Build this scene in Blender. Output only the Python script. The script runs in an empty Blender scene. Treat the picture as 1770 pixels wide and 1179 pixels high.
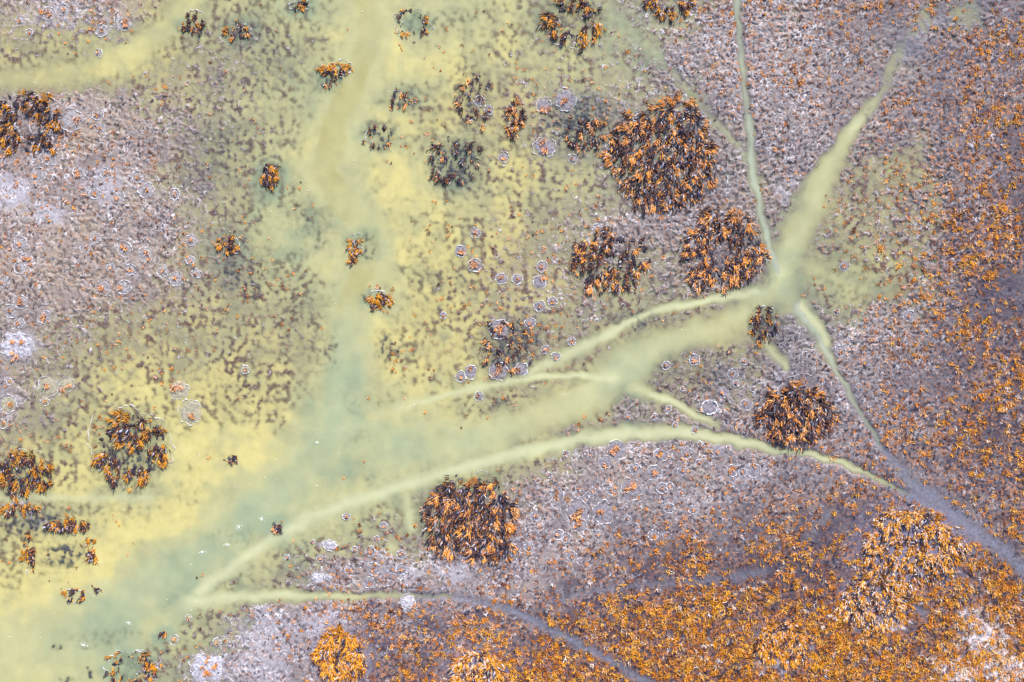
import bpy, math, random
import numpy as np
from mathutils import Vector

random.seed(7)
RS = np.random.RandomState(11)
S = 0.04                      # metres per map unit; the map is 1770 x 1179 units, centred on the origin
MW, MH = 1770.0, 1179.0
def wx(u): return (u - MW / 2) * S
def wy(v): return (MH / 2 - v) * S
C = bpy.context.scene.collection

# ------------------------------------------------------------------ noise
PERM = np.random.RandomState(3).permutation(256).astype(np.int32)
PERM = np.concatenate([PERM, PERM])
GA = np.random.RandomState(5).rand(256) * 2 * np.pi
GX, GY = np.cos(GA).astype(np.float32), np.sin(GA).astype(np.float32)
def perlin(x, y, seed=0):
    x = np.asarray(x, np.float32) + seed * 17.31; y = np.asarray(y, np.float32) + seed * 9.73
    xf = np.floor(x); yf = np.floor(y)
    xi = xf.astype(np.int32) & 255; yi = yf.astype(np.int32) & 255
    fx = x - xf; fy = y - yf
    ux = fx * fx * fx * (fx * (fx * 6 - 15) + 10); uy = fy * fy * fy * (fy * (fy * 6 - 15) + 10)
    def g(ix, iy, dx, dy):
        h = PERM[PERM[ix & 255] + (iy & 255)]
        return GX[h] * dx + GY[h] * dy
    a = g(xi, yi, fx, fy); b = g(xi + 1, yi, fx - 1, fy)
    c = g(xi, yi + 1, fx, fy - 1); d = g(xi + 1, yi + 1, fx - 1, fy - 1)
    return ((a + ux * (b - a)) * (1 - uy) + (c + ux * (d - c)) * uy) * 1.5
def fbm(x, y, seed=0, o=3):
    r = 0; a = 1; t = 0
    for i in range(o):
        r = r + a * perlin(x * 2 ** i, y * 2 ** i, seed + i * 3); t += a; a *= .5
    return r / t * 1.3
def sst(a, b, x):
    t = np.clip((x - a) / (b - a), 0, 1); return t * t * (3 - 2 * t)

# ------------------------------------------------------------------ survey maps (19 x 13 nodes, 0-9)
def M(s): return np.array([[float(ch) for ch in r] for r in s.split()], np.float32)
W_MAP = M('''3225678887544221131
             4565467976652111210
             1223469864433211100
             1113579876543223410
             1122488875322234310
             1223468864443236420
             3345558764443322100
             2467668875433310000
             4678999985311110000
             6788999632221000000
             7899842210000000000
             9998421100000000000
             9975211000000000000''')
H_MAP = M('''6667656656544333333
             7778656777643333333
             6656556887543335533
             5555567888643236633
             4555544887643346633
             5556556788754435533
             5678773886556644333
             6789983776635665333
             7899974455555555333
             8999745555555553333
             9995455555555553333
             9844555555555553333
             7645555555555553333''')
O_MAP = M('''1121000000112334544
             0110000001112433145
             1211000011111122355
             2221000000011111345
             2111100011112112467
             1111110111211102464
             1111110122210003456
             1011000111101111456
             2110000001122233466
             2100001122223445555
             0000012233456777767
             0000124565788999899
             0012224678999999999''')
Q_MAP = M('''6562111002378874233
             2223321003468884133
             4645421113445682222
             8663311112254352233
             5555211113556324532
             4432110024443222532
             3322210014221247532
             3211000012113544522
             2100000122577644322
             2000123546765331132
             0001346766432112222
             0002676432211111221
             0136764221111111111''')
M_MAP = M('''6666554444444333222
             6666655556554433222
             5666655566554433222
             4555554566554333322
             6665555666554434322
             6666666777655445322
             5666677888766433322
             5667777777765322222
             5566666555543332222
             5555544444333333333
             5555443333333333333
             5544333334444444444
             5543333444444444455''')
def bil(A, u, v):
    x = np.clip(u / MW, 0, 1) * 18; y = np.clip(v / MH, 0, 1) * 12
    x0 = np.minimum(x.astype(np.int32), 17); y0 = np.minimum(y.astype(np.int32), 11)
    fx = x - x0; fy = y - y0; fx = fx * fx * (3 - 2 * fx); fy = fy * fy * (3 - 2 * fy)
    return ((A[y0, x0] * (1 - fx) + A[y0, x0 + 1] * fx) * (1 - fy) + (A[y0 + 1, x0] * (1 - fx) + A[y0 + 1, x0 + 1] * fx) * fy) / 9.0

# ------------------------------------------------------------------ creeks: (u, v, half width, strength); hue; kind
CREEKS = [
 ([(625,-60,30,1,.55),(640,60,26,1,.5),(615,130,25,1,.56),(580,210,28,1,.55),(562,290,30,1,.58),(590,350,26,1,.5),(640,400,24,1,.5),(632,460,24,1,.62),(602,530,26,1,.52),(602,640,28,1,.3),(590,700,34,1,.22),(540,790,38,1,.3),(450,880,38,1,.2),(350,950,36,1,.24),(250,1010,38,1,.28),(160,1090,44,1,.2),(40,1120,56,1,.55),(-80,1130,70,1,.6)], .5, 'w'),
 ([(585,740,32,1,.3),(700,772,26,1,.36),(820,762,24,1,.42),(930,722,20,1,.66),(1030,680,24,1,.38),(1085,630,28,1,.3),(1140,598,20,1,.48),(1240,568,18,1,.68),(1300,535,22,1,.6),(1350,500,32,1,.3)], .45, 'w'),
 ([(1340,510,22,1,.4),(1355,455,20,1,.5),(1385,390,19,1,.62),(1418,320,18,1,.62),(1442,270,14,1,.62),(1475,220,11,.85,.55),(1508,180,10,.6,.45),(1530,150,11,.4,.3),(1545,105,10,.27,.2),(1575,50,12,.22,.2),(1640,-20,24,.17,.2)], .6, 'w'),
 ([(290,1075,16,.9),(345,1020,11,1),(400,980,9,1),(480,925,10,1),(560,885,10,1),(640,858,9,1),(700,838,10,1),(800,808,9,1),(900,782,9,1),(1000,760,10,1),(1100,748,11,1),(1200,750,10,1),(1290,765,8,1),(1340,780,6,.9),(1400,785,6,.85),(1460,802,5.5,.8),(1520,830,5,.6),(1570,855,5,.25)], .42, 'w'),
 ([(330,1040,12,.9),(420,1030,8,1),(530,1030,7,.8),(620,1030,6,.5),(700,1029,6,.3),(780,1032,6,.17)], .5, 'w'),
 ([(1272,-20,7,.6),(1280,80,6,.55),(1284,140,5,.5),(1295,220,6,.75),(1302,290,6,.75),(1316,370,5,.7),(1332,430,5,.9),(1345,470,10,1)], .1, 'w'),
 ([(600,740,14,.6),(690,705,7,.6),(760,686,5,.75),(850,664,5,.9),(940,652,5,.95),(1010,648,5,.9),(1060,655,8,.9)], .7, 'w'),
 ([(900,655,7,.6),(960,620,8,.7),(1030,590,7,.9),(1080,560,6,1),(1140,535,5,1),(1210,522,6,1),(1310,505,9,1)], .35, 'w'),
 ([(1095,670,14,.9),(1130,682,6,1),(1170,700,5,1),(1215,724,6,.8),(1240,735,7,.5)], .6, 'w'),
 ([(1380,530,12,1),(1412,575,6,.8),(1440,630,5,.65),(1475,690,5,.6),(1510,750,5,.4),(1530,785,5,.2)], .1, 'w'),
 ([(1385,530,12,1),(1430,590,7,.9)], .5, 'w'),
 ([(1325,590,8,.6),(1357,635,8,.8)], .55, 'w'),
 ([(702,858,8,.5),(712,912,8,.7)], .6, 'w'), ([(675,945,8,.4),(678,947,8,.4)], .6, 'w'),
 ([(-20,856,7,.6),(60,860,6,.6),(150,862,6,.6),(260,858,8,.6)], .8, 'w'),
 ([(-30,150,22,.42),(60,140,24,.3),(150,125,24,.32),(230,90,20,.42),(290,45,18,.42),(330,-10,20,.6)], .85, 'w'),
 ([(1050,20,9,.15),(1140,100,9,.2),(1230,200,9,.28),(1290,270,9,.3),(1300,280,9,.3)], .3, 'w'),
 ([(1370,440,12,.5),(1440,480,20,.24),(1540,510,18,.17)], .6, 'w'),
 # dry silt tracks
 ([(700,1030,6,.6),(800,1032,6,.8),(880,1052,6,1),(940,1083,7,1),(1000,1112,7,1),(1060,1145,7,1),(1140,1190,8,1),(1200,1230,8,1)], 0, 'd'),
 ([(1500,730,5,.8),(1540,795,6,.9),(1580,838,12,1),(1630,875,14,1),(1690,920,13,1),(1740,955,13,1),(1800,1010,16,1),(1880,1080,18,1)], 0, 'd'),
 ([(1530,832,6,.8),(1580,856,9,1),(1630,885,9,1)], 0, 'd'),
 ([(960,1035,6,.5),(1060,1015,6,.5),(1140,1008,6,.45),(1240,1000,8,.6),(1320,990,9,.6)], 0, 'd'),
 ([(1430,885,6,.6),(1390,940,5,.45)], 0, 'd'), ([(1500,1010,5,.8),(1560,1035,6,.8),(1600,1060,6,.6)], 0, 'd'),
 ([(1690,15,14,.5),(1610,40,16,.5),(1560,100,12,.5)], 0, 'd'),
]
# drowned dark beds just under the surface: u, v, ru, rv, strength
DROWNED = [(785,282,48,42,.8),(1000,212,56,46,1.1),(635,425,28,32,.6),(405,475,30,30,.6),(432,60,28,24,.4),(460,110,50,60,.35),(375,255,60,50,.35),(340,300,40,30,.35),
 (655,232,28,26,.8),(693,170,26,22,.8),(572,142,28,18,.7),(712,40,22,20,.35),(665,600,22,36,.6),(572,600,8,36,.6),(608,700,22,26,.4),(545,375,60,40,.35),(420,440,36,40,.3),
 (400,930,60,18,.35),(180,1100,80,14,.4),(105,1122,14,10,.8),(150,1118,20,7,.5),(635,518,18,14,.6),(895,590,50,60,.6),(870,620,30,40,.6),(1100,550,60,16,.5),(870,705,30,8,.5),(60,905,66,30,.75),
 (105,960,44,24,.7),(120,870,40,10,.3),(225,790,60,60,.7),(40,830,55,34,.7),(820,170,32,60,.45),(1328,480,12,12,.4),(1240,650,60,40,.25),(1500,200,10,20,.5),(620,760,26,16,.35),(1160,640,30,26,.35),
 (480,913,10,9,.9),(400,795,11,9,.9),(115,1175,12,6,.6),(155,1162,8,4,.7),(1320,565,28,38,.7),(1730,505,50,30,.0),(440,500,18,14,.6),(520,555,46,60,.3),(760,500,70,60,.25),(420,650,60,60,.15)]
# pale salt crust patches, plus glare painted at the bottom right
CRUST_GLARE = [(20,335,36,34,.95),(85,368,30,18,.8),(185,322,42,34,.7),(240,320,22,20,.45),(40,600,30,26,.9),(100,30,70,30,.45),(195,55,50,40,.4),(460,1100,60,50,.65),(560,1075,40,26,.7),(360,1155,40,24,.8),
 (450,1150,60,40,.6),(700,990,44,18,.6),(785,985,36,20,.65),(705,1040,14,16,.9),(570,945,12,12,.8),(550,998,13,10,.8),(620,1150,24,30,.35),(1350,332,24,18,.5),(1290,820,60,26,.4),(1090,850,44,32,.3),(1195,880,60,40,.3),
 (20,700,18,24,.5),(25,872,36,8,.8),(70,900,20,14,.5),(1700,1105,44,54,.75),(1660,1160,60,24,.65),(1740,1150,44,28,.75),(1520,1080,34,12,.8),(1480,1050,22,22,.5),(1540,985,10,12,.6),(1340,1140,40,16,.7),(1370,1100,20,8,.7),(1600,960,10,30,.5),
 (920,960,40,30,.2),(1280,120,110,80,.25),(1500,560,50,40,.25),(1270,940,60,30,.25),(720,1110,30,14,.4),(830,1110,60,12,.35),(1400,820,50,30,.25),(225,1150,40,24,.55),(60,195,60,26,.25),(1740,510,36,16,.35)]
# murky hollows: dark and calm
HOLLOW = [(1742,508,76,48,.85),(985,1022,11,13,.9),(1320,1000,60,16,.4),(1290,930,90,40,.35),(1500,70,70,70,.35),(1690,20,90,50,.4),(1600,110,50,60,.25),(1130,960,90,50,.3),(1200,130,40,60,.2),(1560,80,60,50,.2),(1640,640,70,70,.3),(1750,260,30,40,.5),(1440,905,90,34,.5),(1360,985,110,22,.55),(1765,330,30,50,.5),(1700,760,60,30,.4),(1560,640,30,60,.3),(1180,1010,70,18,.4),(1650,420,40,20,.3),(1080,900,60,40,.3),(640,1110,30,70,.25),(1380,820,60,30,.3),(900,340,10,10,0)]

# ------------------------------------------------------------------ ringed tussocks by neighbourhood
RINGS = [
 ("near the top left corner", [(36,36,8),(85,24,12),(110,17,9),(51,56,6),(215,42,12),(175,53,11),(170,92,7)]),
 ("right of the upper left reed clump", [(124,207,20),(170,199,10),(173,221,9),(86,273,15),(139,299,12),(68,302,12)]),
 ("between the two upper left crusts", [(238,307,10),(253,328,14),(302,336,9),(183,300,9),(165,335,10),(205,340,11)]),
 ("high along the left edge", [(36,421,12),(47,448,11),(35,463,10),(7,488,10),(59,406,4)]),
 ("on the brown left flat", [(166,412,9),(148,430,9),(216,431,12),(253,440,13),(226,467,10),(281,469,10),(305,482,12),(180,497,13),(215,497,12),(331,415,10),(329,450,8),(340,473,8),(192,461,7)]),
 ("above the left edge salt pad", [(37,522,12),(18,539,12),(34,558,9),(77,547,12)]),
 ("low along the left edge", [(83,667,18),(115,665,13),(18,660,6),(14,698,15),(7,734,8),(78,694,8)]),
 ("above the lower left ring clump", [(310,675,17),(329,712,20),(424,639,7)]),
 ("right of the central yellow pool", [(796,434,11),(821,458,12),(822,402,9),(867,482,10),(894,483,9),(933,488,12),(937,461,9),(1034,395,9),(766,545,6)]),
 ("on the brown central island", [(862,568,17),(862,641,16),(813,643,12),(796,651,9),(828,685,8),(955,522,8),(933,529,10),(916,558,9),(900,639,12),(943,604,8),(961,616,8),(988,590,7)]),
 ("below the middle creek bend", [(1200,622,9),(1286,625,6),(1266,647,9),(1272,663,6),(1250,678,9),(1302,673,5),(1180,672,4),(1151,632,7)]),
 ("between the short creek and arc creek", [(1085,721,5),(1131,721,5),(1168,716,4),(1167,734,5),(1156,706,5),(1289,699,10),(1201,743,6)]),
 ("around the creek junction", [(1446,539,5),(1391,613,5),(1452,607,10),(1402,597,4),(1411,627,3),(1459,460,9),(1571,546,10),(1483,668,5)]),
 ("just under the pale arc creek", [(978,784,6),(1021,785,4),(1209,767,4),(1259,773,4),(1241,779,10),(1187,784,9),(1142,787,12),(1067,777,17),(1046,799,12),(1097,810,9),(1208,800,6)]),
 ("in the middle of the lower flat", [(949,821,5),(964,855,11),(1000,843,6),(1024,848,6),(1090,846,18),(1130,817,12),(1144,844,9),(1157,840,6),(1179,851,5),(1179,814,9),(1056,848,7)]),
 ("where the lower flat turns orange", [(1156,878,9),(998,885,20),(1042,885,19),(926,892,10),(1002,908,12),(1034,924,8),(965,924,9),(978,929,8),(988,961,9),(914,946,8),(1085,897,6),(1198,881,8),(1129,925,9),(1152,925,7)]),
 ("left of the right hand reed clump", [(1266,814,11),(1283,817,7),(1303,814,12)]),
 ("between arc creek and bottom track", [(599,893,7),(553,966,6),(663,909,6),(651,931,5),(640,953,8),(651,958,5),(613,949,5),(628,976,7),(645,983,11),(638,1007,10),(496,963,5),(541,937,4),(601,985,6),(582,1013,4)]),
 ("left of the dark lower clump", [(694,959,8),(678,983,8),(694,985,10),(662,1073,6)]),
 ("at the lower creek mouth", [(389,1108,8),(375,1110,7),(301,1106,8),(326,1069,6)]),
 ("near the upper central pools", [(940,182,13),(942,255,19),(978,172,18),(870,272,10),(845,190,8),(828,175,9),(990,275,8)]),
]
CLEAN = (1226,704,14)
PADS = [(30,597,26,'grey white salt pad with orange tufts at the left edge'),
        (570,943,10,'small pale salt pad above the bottom track'),
        (550,997,10,'lumpy pale salt pad left of the ringed tussocks above the bottom track'),
        (567,997,6,'tiny round salt pad touching a larger one above the bottom track'),
        (704,1040,13,'pale salt pad lying across the bottom track'),
        (357,1156,26,'broad pale salt pad with orange tufts near the bottom left clump')]

# ------------------------------------------------------------------ terrain grid
def axis(lo, hi, step, far):
    inner = np.arange(lo, hi + .01, step)
    g = []; d = step; p = 0
    while p < far: d *= 1.22; p += d; g.append(p)
    g = np.array(g)
    return np.concatenate([(lo - g)[::-1], inner, hi + g]).astype(np.float32)
AU = axis(-75, 1845, 1.25, 6000); AV = axis(-75, 1255, 1.25, 6000)
NU, NV = len(AU), len(AV)
U, V = np.meshgrid(AU, AV)
wpu = perlin(U / 34, V / 34, 1) * 9 + perlin(U / 11, V / 11, 2) * 4
wpv = perlin(U / 34, V / 34, 3) * 9 + perlin(U / 11, V / 11, 4) * 4
big = perlin(U / 130, V / 130, 7) * 34; big2 = perlin(U / 130, V / 130, 8) * 34
Wf = bil(W_MAP, U + big + wpu * 1.5, V + big2 + wpv * 1.5); Hf = bil(H_MAP, U + big, V + big2)
Of = bil(O_MAP, U + big + wpu, V + big2 + wpv); Qf = bil(Q_MAP, U + wpu, V + wpv); Mf = bil(M_MAP, U, V)
CH = np.zeros_like(U); CHH = np.zeros_like(U); DRY = np.zeros_like(U); PL = np.zeros_like(U)
UU = U + wpu * .45; VV = V + wpv * .45; n14s = perlin(U / 17, V / 17, 77) + .8 * perlin(U / 45, V / 45, 78)
for pts, hue, kind in CREEKS:
    for (a, b) in zip(pts[:-1], pts[1:]):
        m = max(a[2], b[2]) * 3.2 + 12
        i0, i1 = np.searchsorted(AU, [min(a[0], b[0]) - m, max(a[0], b[0]) + m])
        j0, j1 = np.searchsorted(AV, [min(a[1], b[1]) - m, max(a[1], b[1]) + m])
        if i1 <= i0 or j1 <= j0: continue
        su = UU[j0:j1, i0:i1]; sv = VV[j0:j1, i0:i1]
        dx, dy = b[0] - a[0], b[1] - a[1]; L2 = dx * dx + dy * dy
        t = np.clip(((su - a[0]) * dx + (sv - a[1]) * dy) / L2, 0, 1)
        d = np.hypot(su - a[0] - t * dx, sv - a[1] - t * dy)
        hw = (a[2] + (b[2] - a[2]) * t) * (1.02 + .22 * n14s[j0:j1, i0:i1]); st = a[3] + (b[3] - a[3]) * t
        f = st * np.exp(-(d / hw) ** 1.9 * .85)
        if kind == 'w' and max(a[2], b[2]) < 12.5:
            PL[j0:j1, i0:i1] = np.maximum(PL[j0:j1, i0:i1], f)
        if kind == 'd':
            DRY[j0:j1, i0:i1] = np.maximum(DRY[j0:j1, i0:i1], f)
        else:
            if len(a) > 4: hue = a[4] + (b[4] - a[4]) * t
            c = CH[j0:j1, i0:i1]; h = CHH[j0:j1, i0:i1]
            h[...] = np.where(f > c, hue, h); c[...] = np.maximum(c, f)
def blobs(lst, k=1.2, warp=1.4):
    A = np.zeros_like(U)
    for (u, v, ru, rv, s) in lst:
        i0, i1 = np.searchsorted(AU, [u - ru * 2.4 - 10, u + ru * 2.4 + 10]); j0, j1 = np.searchsorted(AV, [v - rv * 2.4 - 10, v + rv * 2.4 + 10])
        q = ((U[j0:j1, i0:i1] + wpu[j0:j1, i0:i1] * warp - u) / ru) ** 2 + ((V[j0:j1, i0:i1] + wpv[j0:j1, i0:i1] * warp - v) / rv) ** 2
        A[j0:j1, i0:i1] = np.maximum(A[j0:j1, i0:i1], s * np.exp(-q ** 1.6 * k))
    return A
DR = blobs(DROWNED, .9); CR_GLARE = blobs(CRUST_GLARE, .9, 2.0); HO = blobs(HOLLOW, .9)
allr = [(u, v, r, r, 1) for _, l in RINGS for (u, v, r) in l] + [(CLEAN[0], CLEAN[1], CLEAN[2], CLEAN[2], 1)] + [(p[0], p[1], p[2], p[2], 1) for p in PADS]
CR_GLARE = CR_GLARE * (.25 + .75 * sst(-.35, .05, perlin(U / 13, V / 13, 81) + .5 * perlin(U / 6, V / 6, 82) + (CR_GLARE - .45) * 1.6))
GC = blobs([(1575,945,86,68,1),(1508,1042,54,44,1),(590,1132,44,46,1),(825,1160,46,34,1),(1352,1112,46,38,.6)], .7, .3)
PEAT = blobs([(1150,272,94,94,1),(1062,245,34,34,.8),(992,38,50,38,.8),(1157,2,42,26,1),(45,215,60,46,.7),(812,893,88,68,1),(1055,452,64,48,.7),(1247,432,70,66,.7),(1375,718,60,54,1),(1320,562,22,30,.6),(875,600,44,50,.6)], .8, .6)
RG = blobs([(u, v, r * 1.1, r * 1.1, 1) for (u, v, r, _, _) in allr], 1.0, .2)

n5 = perlin(U / 6.0 + wpu * .05, V / 6.0, 21); n5b = perlin(U / 5.2, V / 5.2 + wpv * .05, 22)
n9 = perlin(U / 10.5, V / 12.0, 23); n9b = perlin(U / 8.0, V / 8.0, 24)
n22 = perlin(U / 24, V / 24, 25); n60 = fbm(U / 70, V / 70, 26, 3); n3 = perlin(U / 3.3, V / 3.3, 27)
RNG = np.zeros_like(U); CTR = np.zeros_like(U); GAP = np.zeros_like(U)
rr_ = np.random.RandomState(91)
pu = rr_.uniform(-60, 1830, 14000); pv = rr_.uniform(-60, 1240, 14000)
pi_ = np.searchsorted(AU, pu); pj_ = np.searchsorted(AV, pv)
dens_ = np.clip(Qf[pj_, pi_] * 1.5 - .15, 0, 1) * np.clip(1.15 - Wf[pj_, pi_] * 2.1, 0, 1) * (CH[pj_, pi_] < .1) * (RG[pj_, pi_] < .2) * sst(-.3, .3, perlin(pu / 50, pv / 50, 92))
keep_ = rr_.rand(14000) < dens_ * .62
for u0, v0 in zip(pu[keep_], pv[keep_]):
    R0 = rr_.choice([2.3, 3.2, 4.4, 6.0, 9.0], p=[.25, .3, .25, .14, .06]); m = R0 * 1.5 + 3
    i0, i1 = np.searchsorted(AU, [u0 - m, u0 + m]); j0, j1 = np.searchsorted(AV, [v0 - m, v0 + m])
    du_ = U[j0:j1, i0:i1] - u0; dv_ = V[j0:j1, i0:i1] - v0; an = np.arctan2(dv_, du_); ph = rr_.uniform(0, 6.28)
    dd = np.hypot(du_, dv_ * rr_.uniform(.85, 1.2)) * (1 + .13 * np.sin(2 * an + ph) + .08 * np.sin(5 * an + ph * 3))
    ring_ = np.exp(-((dd - R0) / .85) ** 2) * sst(-.5, .5, np.cos(an - ph) + rr_.uniform(-.2, .9) + .4 * np.sin(3 * an + ph))
    RNG[j0:j1, i0:i1] = np.maximum(RNG[j0:j1, i0:i1], ring_ * rr_.uniform(.3, .9) * (.55 + .45 * np.clip(n3[j0:j1, i0:i1] * 3, -1, 1)))
    GAP[j0:j1, i0:i1] = np.maximum(GAP[j0:j1, i0:i1], .9 * np.exp(-((dd - R0 - 2.0) / 1.1) ** 2) * rr_.uniform(.4, 1))
    if rr_.rand() < .6: CTR[j0:j1, i0:i1] = np.maximum(CTR[j0:j1, i0:i1], np.exp(-(dd / (R0 * .36)) ** 2))
RNG *= np.clip(1 - DRY * 1.4, 0, 1) * np.clip(1 - CH * 2, 0, 1); CTR *= np.clip(1 - DRY * 1.5, 0, 1)
film = sst(-.25, .45, perlin(U / 46, V / 38, 33) + .5 * perlin(U / 19, V / 16, 34))     # smooth silted places
calm = np.clip(1 - CH * 1.5, 0, 1) * np.clip(1 - DRY * .75, 0, 1) * (1 - HO * .55) * (1 - RG * .8) * (1 - (.66 - .22 * sst(900, 1300, U)) * film)
worm = 1 - np.abs(n9b + .45 * n5 + .3 * n3) * 4.2             # ridge lines
wsel = sst(.3, -.3, perlin(U / 12, V / 12, 31) * .9 + n22 * .5 - (Qf - .42) * 1.3)
WORM = sst(.3, .95, worm) * wsel * np.clip(calm * 1.3, 0, 1) * (.3 + .7 * sst(-.35, .3, n22 + .6 * perlin(U / 40, V / 40, 93)))
WORM = np.maximum(WORM, RNG)
water_w = np.clip(Wf * 1.0 + n60 * .22 + .08 * n22, 0, 1.05)
H = .075 - .27 * water_w + n60 * .03
H += calm * (.03 * n9 + .035 * n5 + .015 * n3)
brk = 1 - .75 * sst(.82, 1.02, water_w)
kreg = sst(-.35, .25, perlin(U / 60, V / 60, 35) + .5 * perlin(U / 26, V / 26, 37) + .25 - 1.2 * np.abs(water_w - .55))
knob = sst(-.22, .55, n9 * .75 + n5 * .35 + n22 * .25 + .12 * n3)   # little hummocks that reach the surface
KN = knob * (.38 + .62 * kreg) * (1 - .8 * sst(.76, .95, Wf + .16 * n60 + .08 * n22)) * np.clip(1 - CH * 2.0, 0, 1) * (1 - DRY) * (1 - RG)
H += KN * (.045 + .13 * np.clip(water_w * 1.6, 0, 1))
cap = -.030 + .03 * (n60 + .6 * n22) + .014 * n5
H = np.where((H > cap), cap + (H - cap) * (1 - .82 * sst(.27, .42, water_w)), H)
H += WORM * .04
H = np.where(H > .05, .05 + (H - .05) * .45, H)
H = H * (1 - RG * .6) + .03 * RG * .6
cc_ = np.clip(CH, 0, 1)
H = H * (1 - cc_) + (-.27 + .08 * sst(1100, 1300, U) - .08 * n60) * cc_
spotty = sst(-.1, .35, perlin(U / 8.5, V / 15., 36) * .9 + n5 * .5 + .08)
dk = np.clip(DR * 1.6, 0, 1) * (.42 + .58 * spotty)
H = H * (1 - dk) + (.0 + .035 * n5) * dk
H = H * (1 - CR_GLARE * .7) + .05 * CR_GLARE * .7 + CR_GLARE * n22 * .02
H = H - DRY * .03
H = H.astype(np.float32)

def col(r, g, b):            # sRGB bytes -> linear
    c = np.array([r, g, b], np.float32) / 255
    return np.where(c <= .04045, c / 12.92, ((c + .055) / 1.055) ** 2.4).astype(np.float32)
def mix(A, B, t): return A + (B - A) * t[..., None]
K = .80
lil = np.broadcast_to(col(146, 140, 154) * K, U.shape + (3,))
base = mix(lil, col(176, 158, 148) * K, np.clip(Mf * 1.35 + n60 * .3, 0, 1))
base = mix(base, col(178, 172, 148) * K, np.clip(Wf * 1.2 + n60 * .3 - .22, 0, .8))
base = mix(base, col(84, 74, 94) * K, sst(.25, .8, Of + .25 * n22) * .85)
base = base * (1 - .13 * sst(950, 1250, U))[..., None] * (1 + .22 * n60 + .14 * n22 + .12 * n5b * np.clip(calm + .3, 0, 1))[..., None]
low = sst(.0, -.4, n9b * .5 + n5 * .8 + n3 * .4) * calm
base = mix(base, col(50, 42, 62) * .75, low * (.62 + .2 * sst(900, 1300, U)))
base = mix(base, col(104, 82, 80) * .75, sst(.15, .7, KN) * sst(.2, .5, water_w) * (.85 + .3 * n3))
orange_soft = sst(.28 - Of * .45, .6 - Of * .45, perlin(U / 5.5, V / 5.5, 41) + .35 * perlin(U / 16, V / 16, 42)) * calm
base = mix(base, col(206, 140, 96) * .8, orange_soft * np.clip(Of * 3.0, 0, .6))
base = mix(base, col(192, 188, 202) * .92, CR_GLARE * .95 * (.7 + .3 * sst(-.3, .2, n5)))
base = mix(base, col(240, 226, 226), np.clip(CR_GLARE * sst(1250, 1500, U) * sst(900, 1050, V) * 1.3 * sst(-.35, .35, n9 + .5 * n5), 0, .9))  # pinkish white glare painted into the bottom right ground colour
base = mix(base, col(92, 84, 94) * .8, PEAT * (.55 + .4 * n9))
base = mix(base, col(74, 64, 82) * .8, GAP * .6 * calm)
base = mix(base, col(236, 233, 244), np.clip(WORM * (.9 - .15 * sst(1000, 1200, U)) + RNG * .2, 0, .95))
base = mix(base, col(222, 158, 124) * .85, CTR * .75)
base = mix(base, col(74, 82, 92) * .65, dk * (1 - CR_GLARE) * .9)
base = mix(base, col(72, 68, 88) * .8, HO * .75)
base = mix(base, (col(132, 134, 152) * .82) * (1 + .0), DRY * np.clip(.8 + .25 * n9 + .15 * n22, 0, 1))
base = base * (1 + DRY * (.22 * n3 + .2 * n5 + .12 * n22))[..., None]
base = mix(base, col(158, 152, 158) * .85, RG * .5)
base = mix(base, col(140, 136, 162) * .9, GC * .85)
base = np.clip(base, .012, .95)

def add_mesh(name, verts, quads, smooth=True):
    me = bpy.data.meshes.new(name)
    me.vertices.add(len(verts)); me.vertices.foreach_set('co', np.ascontiguousarray(verts, np.float32).ravel())
    n = len(quads); k = quads.shape[1]
    me.loops.add(n * k); me.loops.foreach_set('vertex_index', np.ascontiguousarray(quads, np.int32).ravel())
    me.polygons.add(n); me.polygons.foreach_set('loop_start', np.arange(0, n * k, k, dtype=np.int32))
    me.polygons.foreach_set('use_smooth', np.full(n, smooth))
    me.update(calc_edges=True)
    return me
def add_col(me, name, rgb):
    a = me.color_attributes.new(name, 'FLOAT_COLOR', 'POINT')
    c = np.ones((len(rgb), 4), np.float32); c[:, :rgb.shape[1]] = rgb
    a.data.foreach_set('color', c.ravel())

# ------------------------------------------------------------------ materials
def nodes(m):
    m.use_nodes = True; return m.node_tree.nodes, m.node_tree.links
def attr_mat(name, rough=.8, spec=.2, nscale=30., namp=.25, bump=0., trans=0.):
    m = bpy.data.materials.new(name); N, L = nodes(m); b = N['Principled BSDF']
    b.inputs['Roughness'].default_value = rough; b.inputs['Specular IOR Level'].default_value = spec
    a = N.new('ShaderNodeAttribute'); a.attribute_name = 'Col'
    tc = N.new('ShaderNodeTexCoord'); nz = N.new('ShaderNodeTexNoise'); nz.inputs['Scale'].default_value = nscale; nz.inputs['Detail'].default_value = 4
    L.new(tc.outputs['Object'], nz.inputs['Vector'])
    mr = N.new('ShaderNodeMapRange'); mr.inputs['From Min'].default_value = .3; mr.inputs['From Max'].default_value = .7
    mr.inputs['To Min'].default_value = 1 - namp; mr.inputs['To Max'].default_value = 1 + namp
    L.new(nz.outputs['Fac'], mr.inputs['Value'])
    mx = N.new('ShaderNodeVectorMath'); mx.operation = 'MULTIPLY'
    L.new(a.outputs['Color'], mx.inputs[0]); L.new(mr.outputs['Result'], mx.inputs[1]); L.new(mx.outputs['Vector'], b.inputs['Base Color'])
    if bump:
        bp = N.new('ShaderNodeBump'); bp.inputs['Strength'].default_value = bump; bp.inputs['Distance'].default_value = .04
        L.new(nz.outputs['Fac'], bp.inputs['Height']); L.new(bp.outputs['Normal'], b.inputs['Normal'])
    return m
MUD = attr_mat('wet_mud', .55, .3, 9., .16, .5)
REED = attr_mat('dry_reed', .55, .25, 14., .18)
FOAM = attr_mat('salt_froth', .75, .3, 22., .15, .6)

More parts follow.
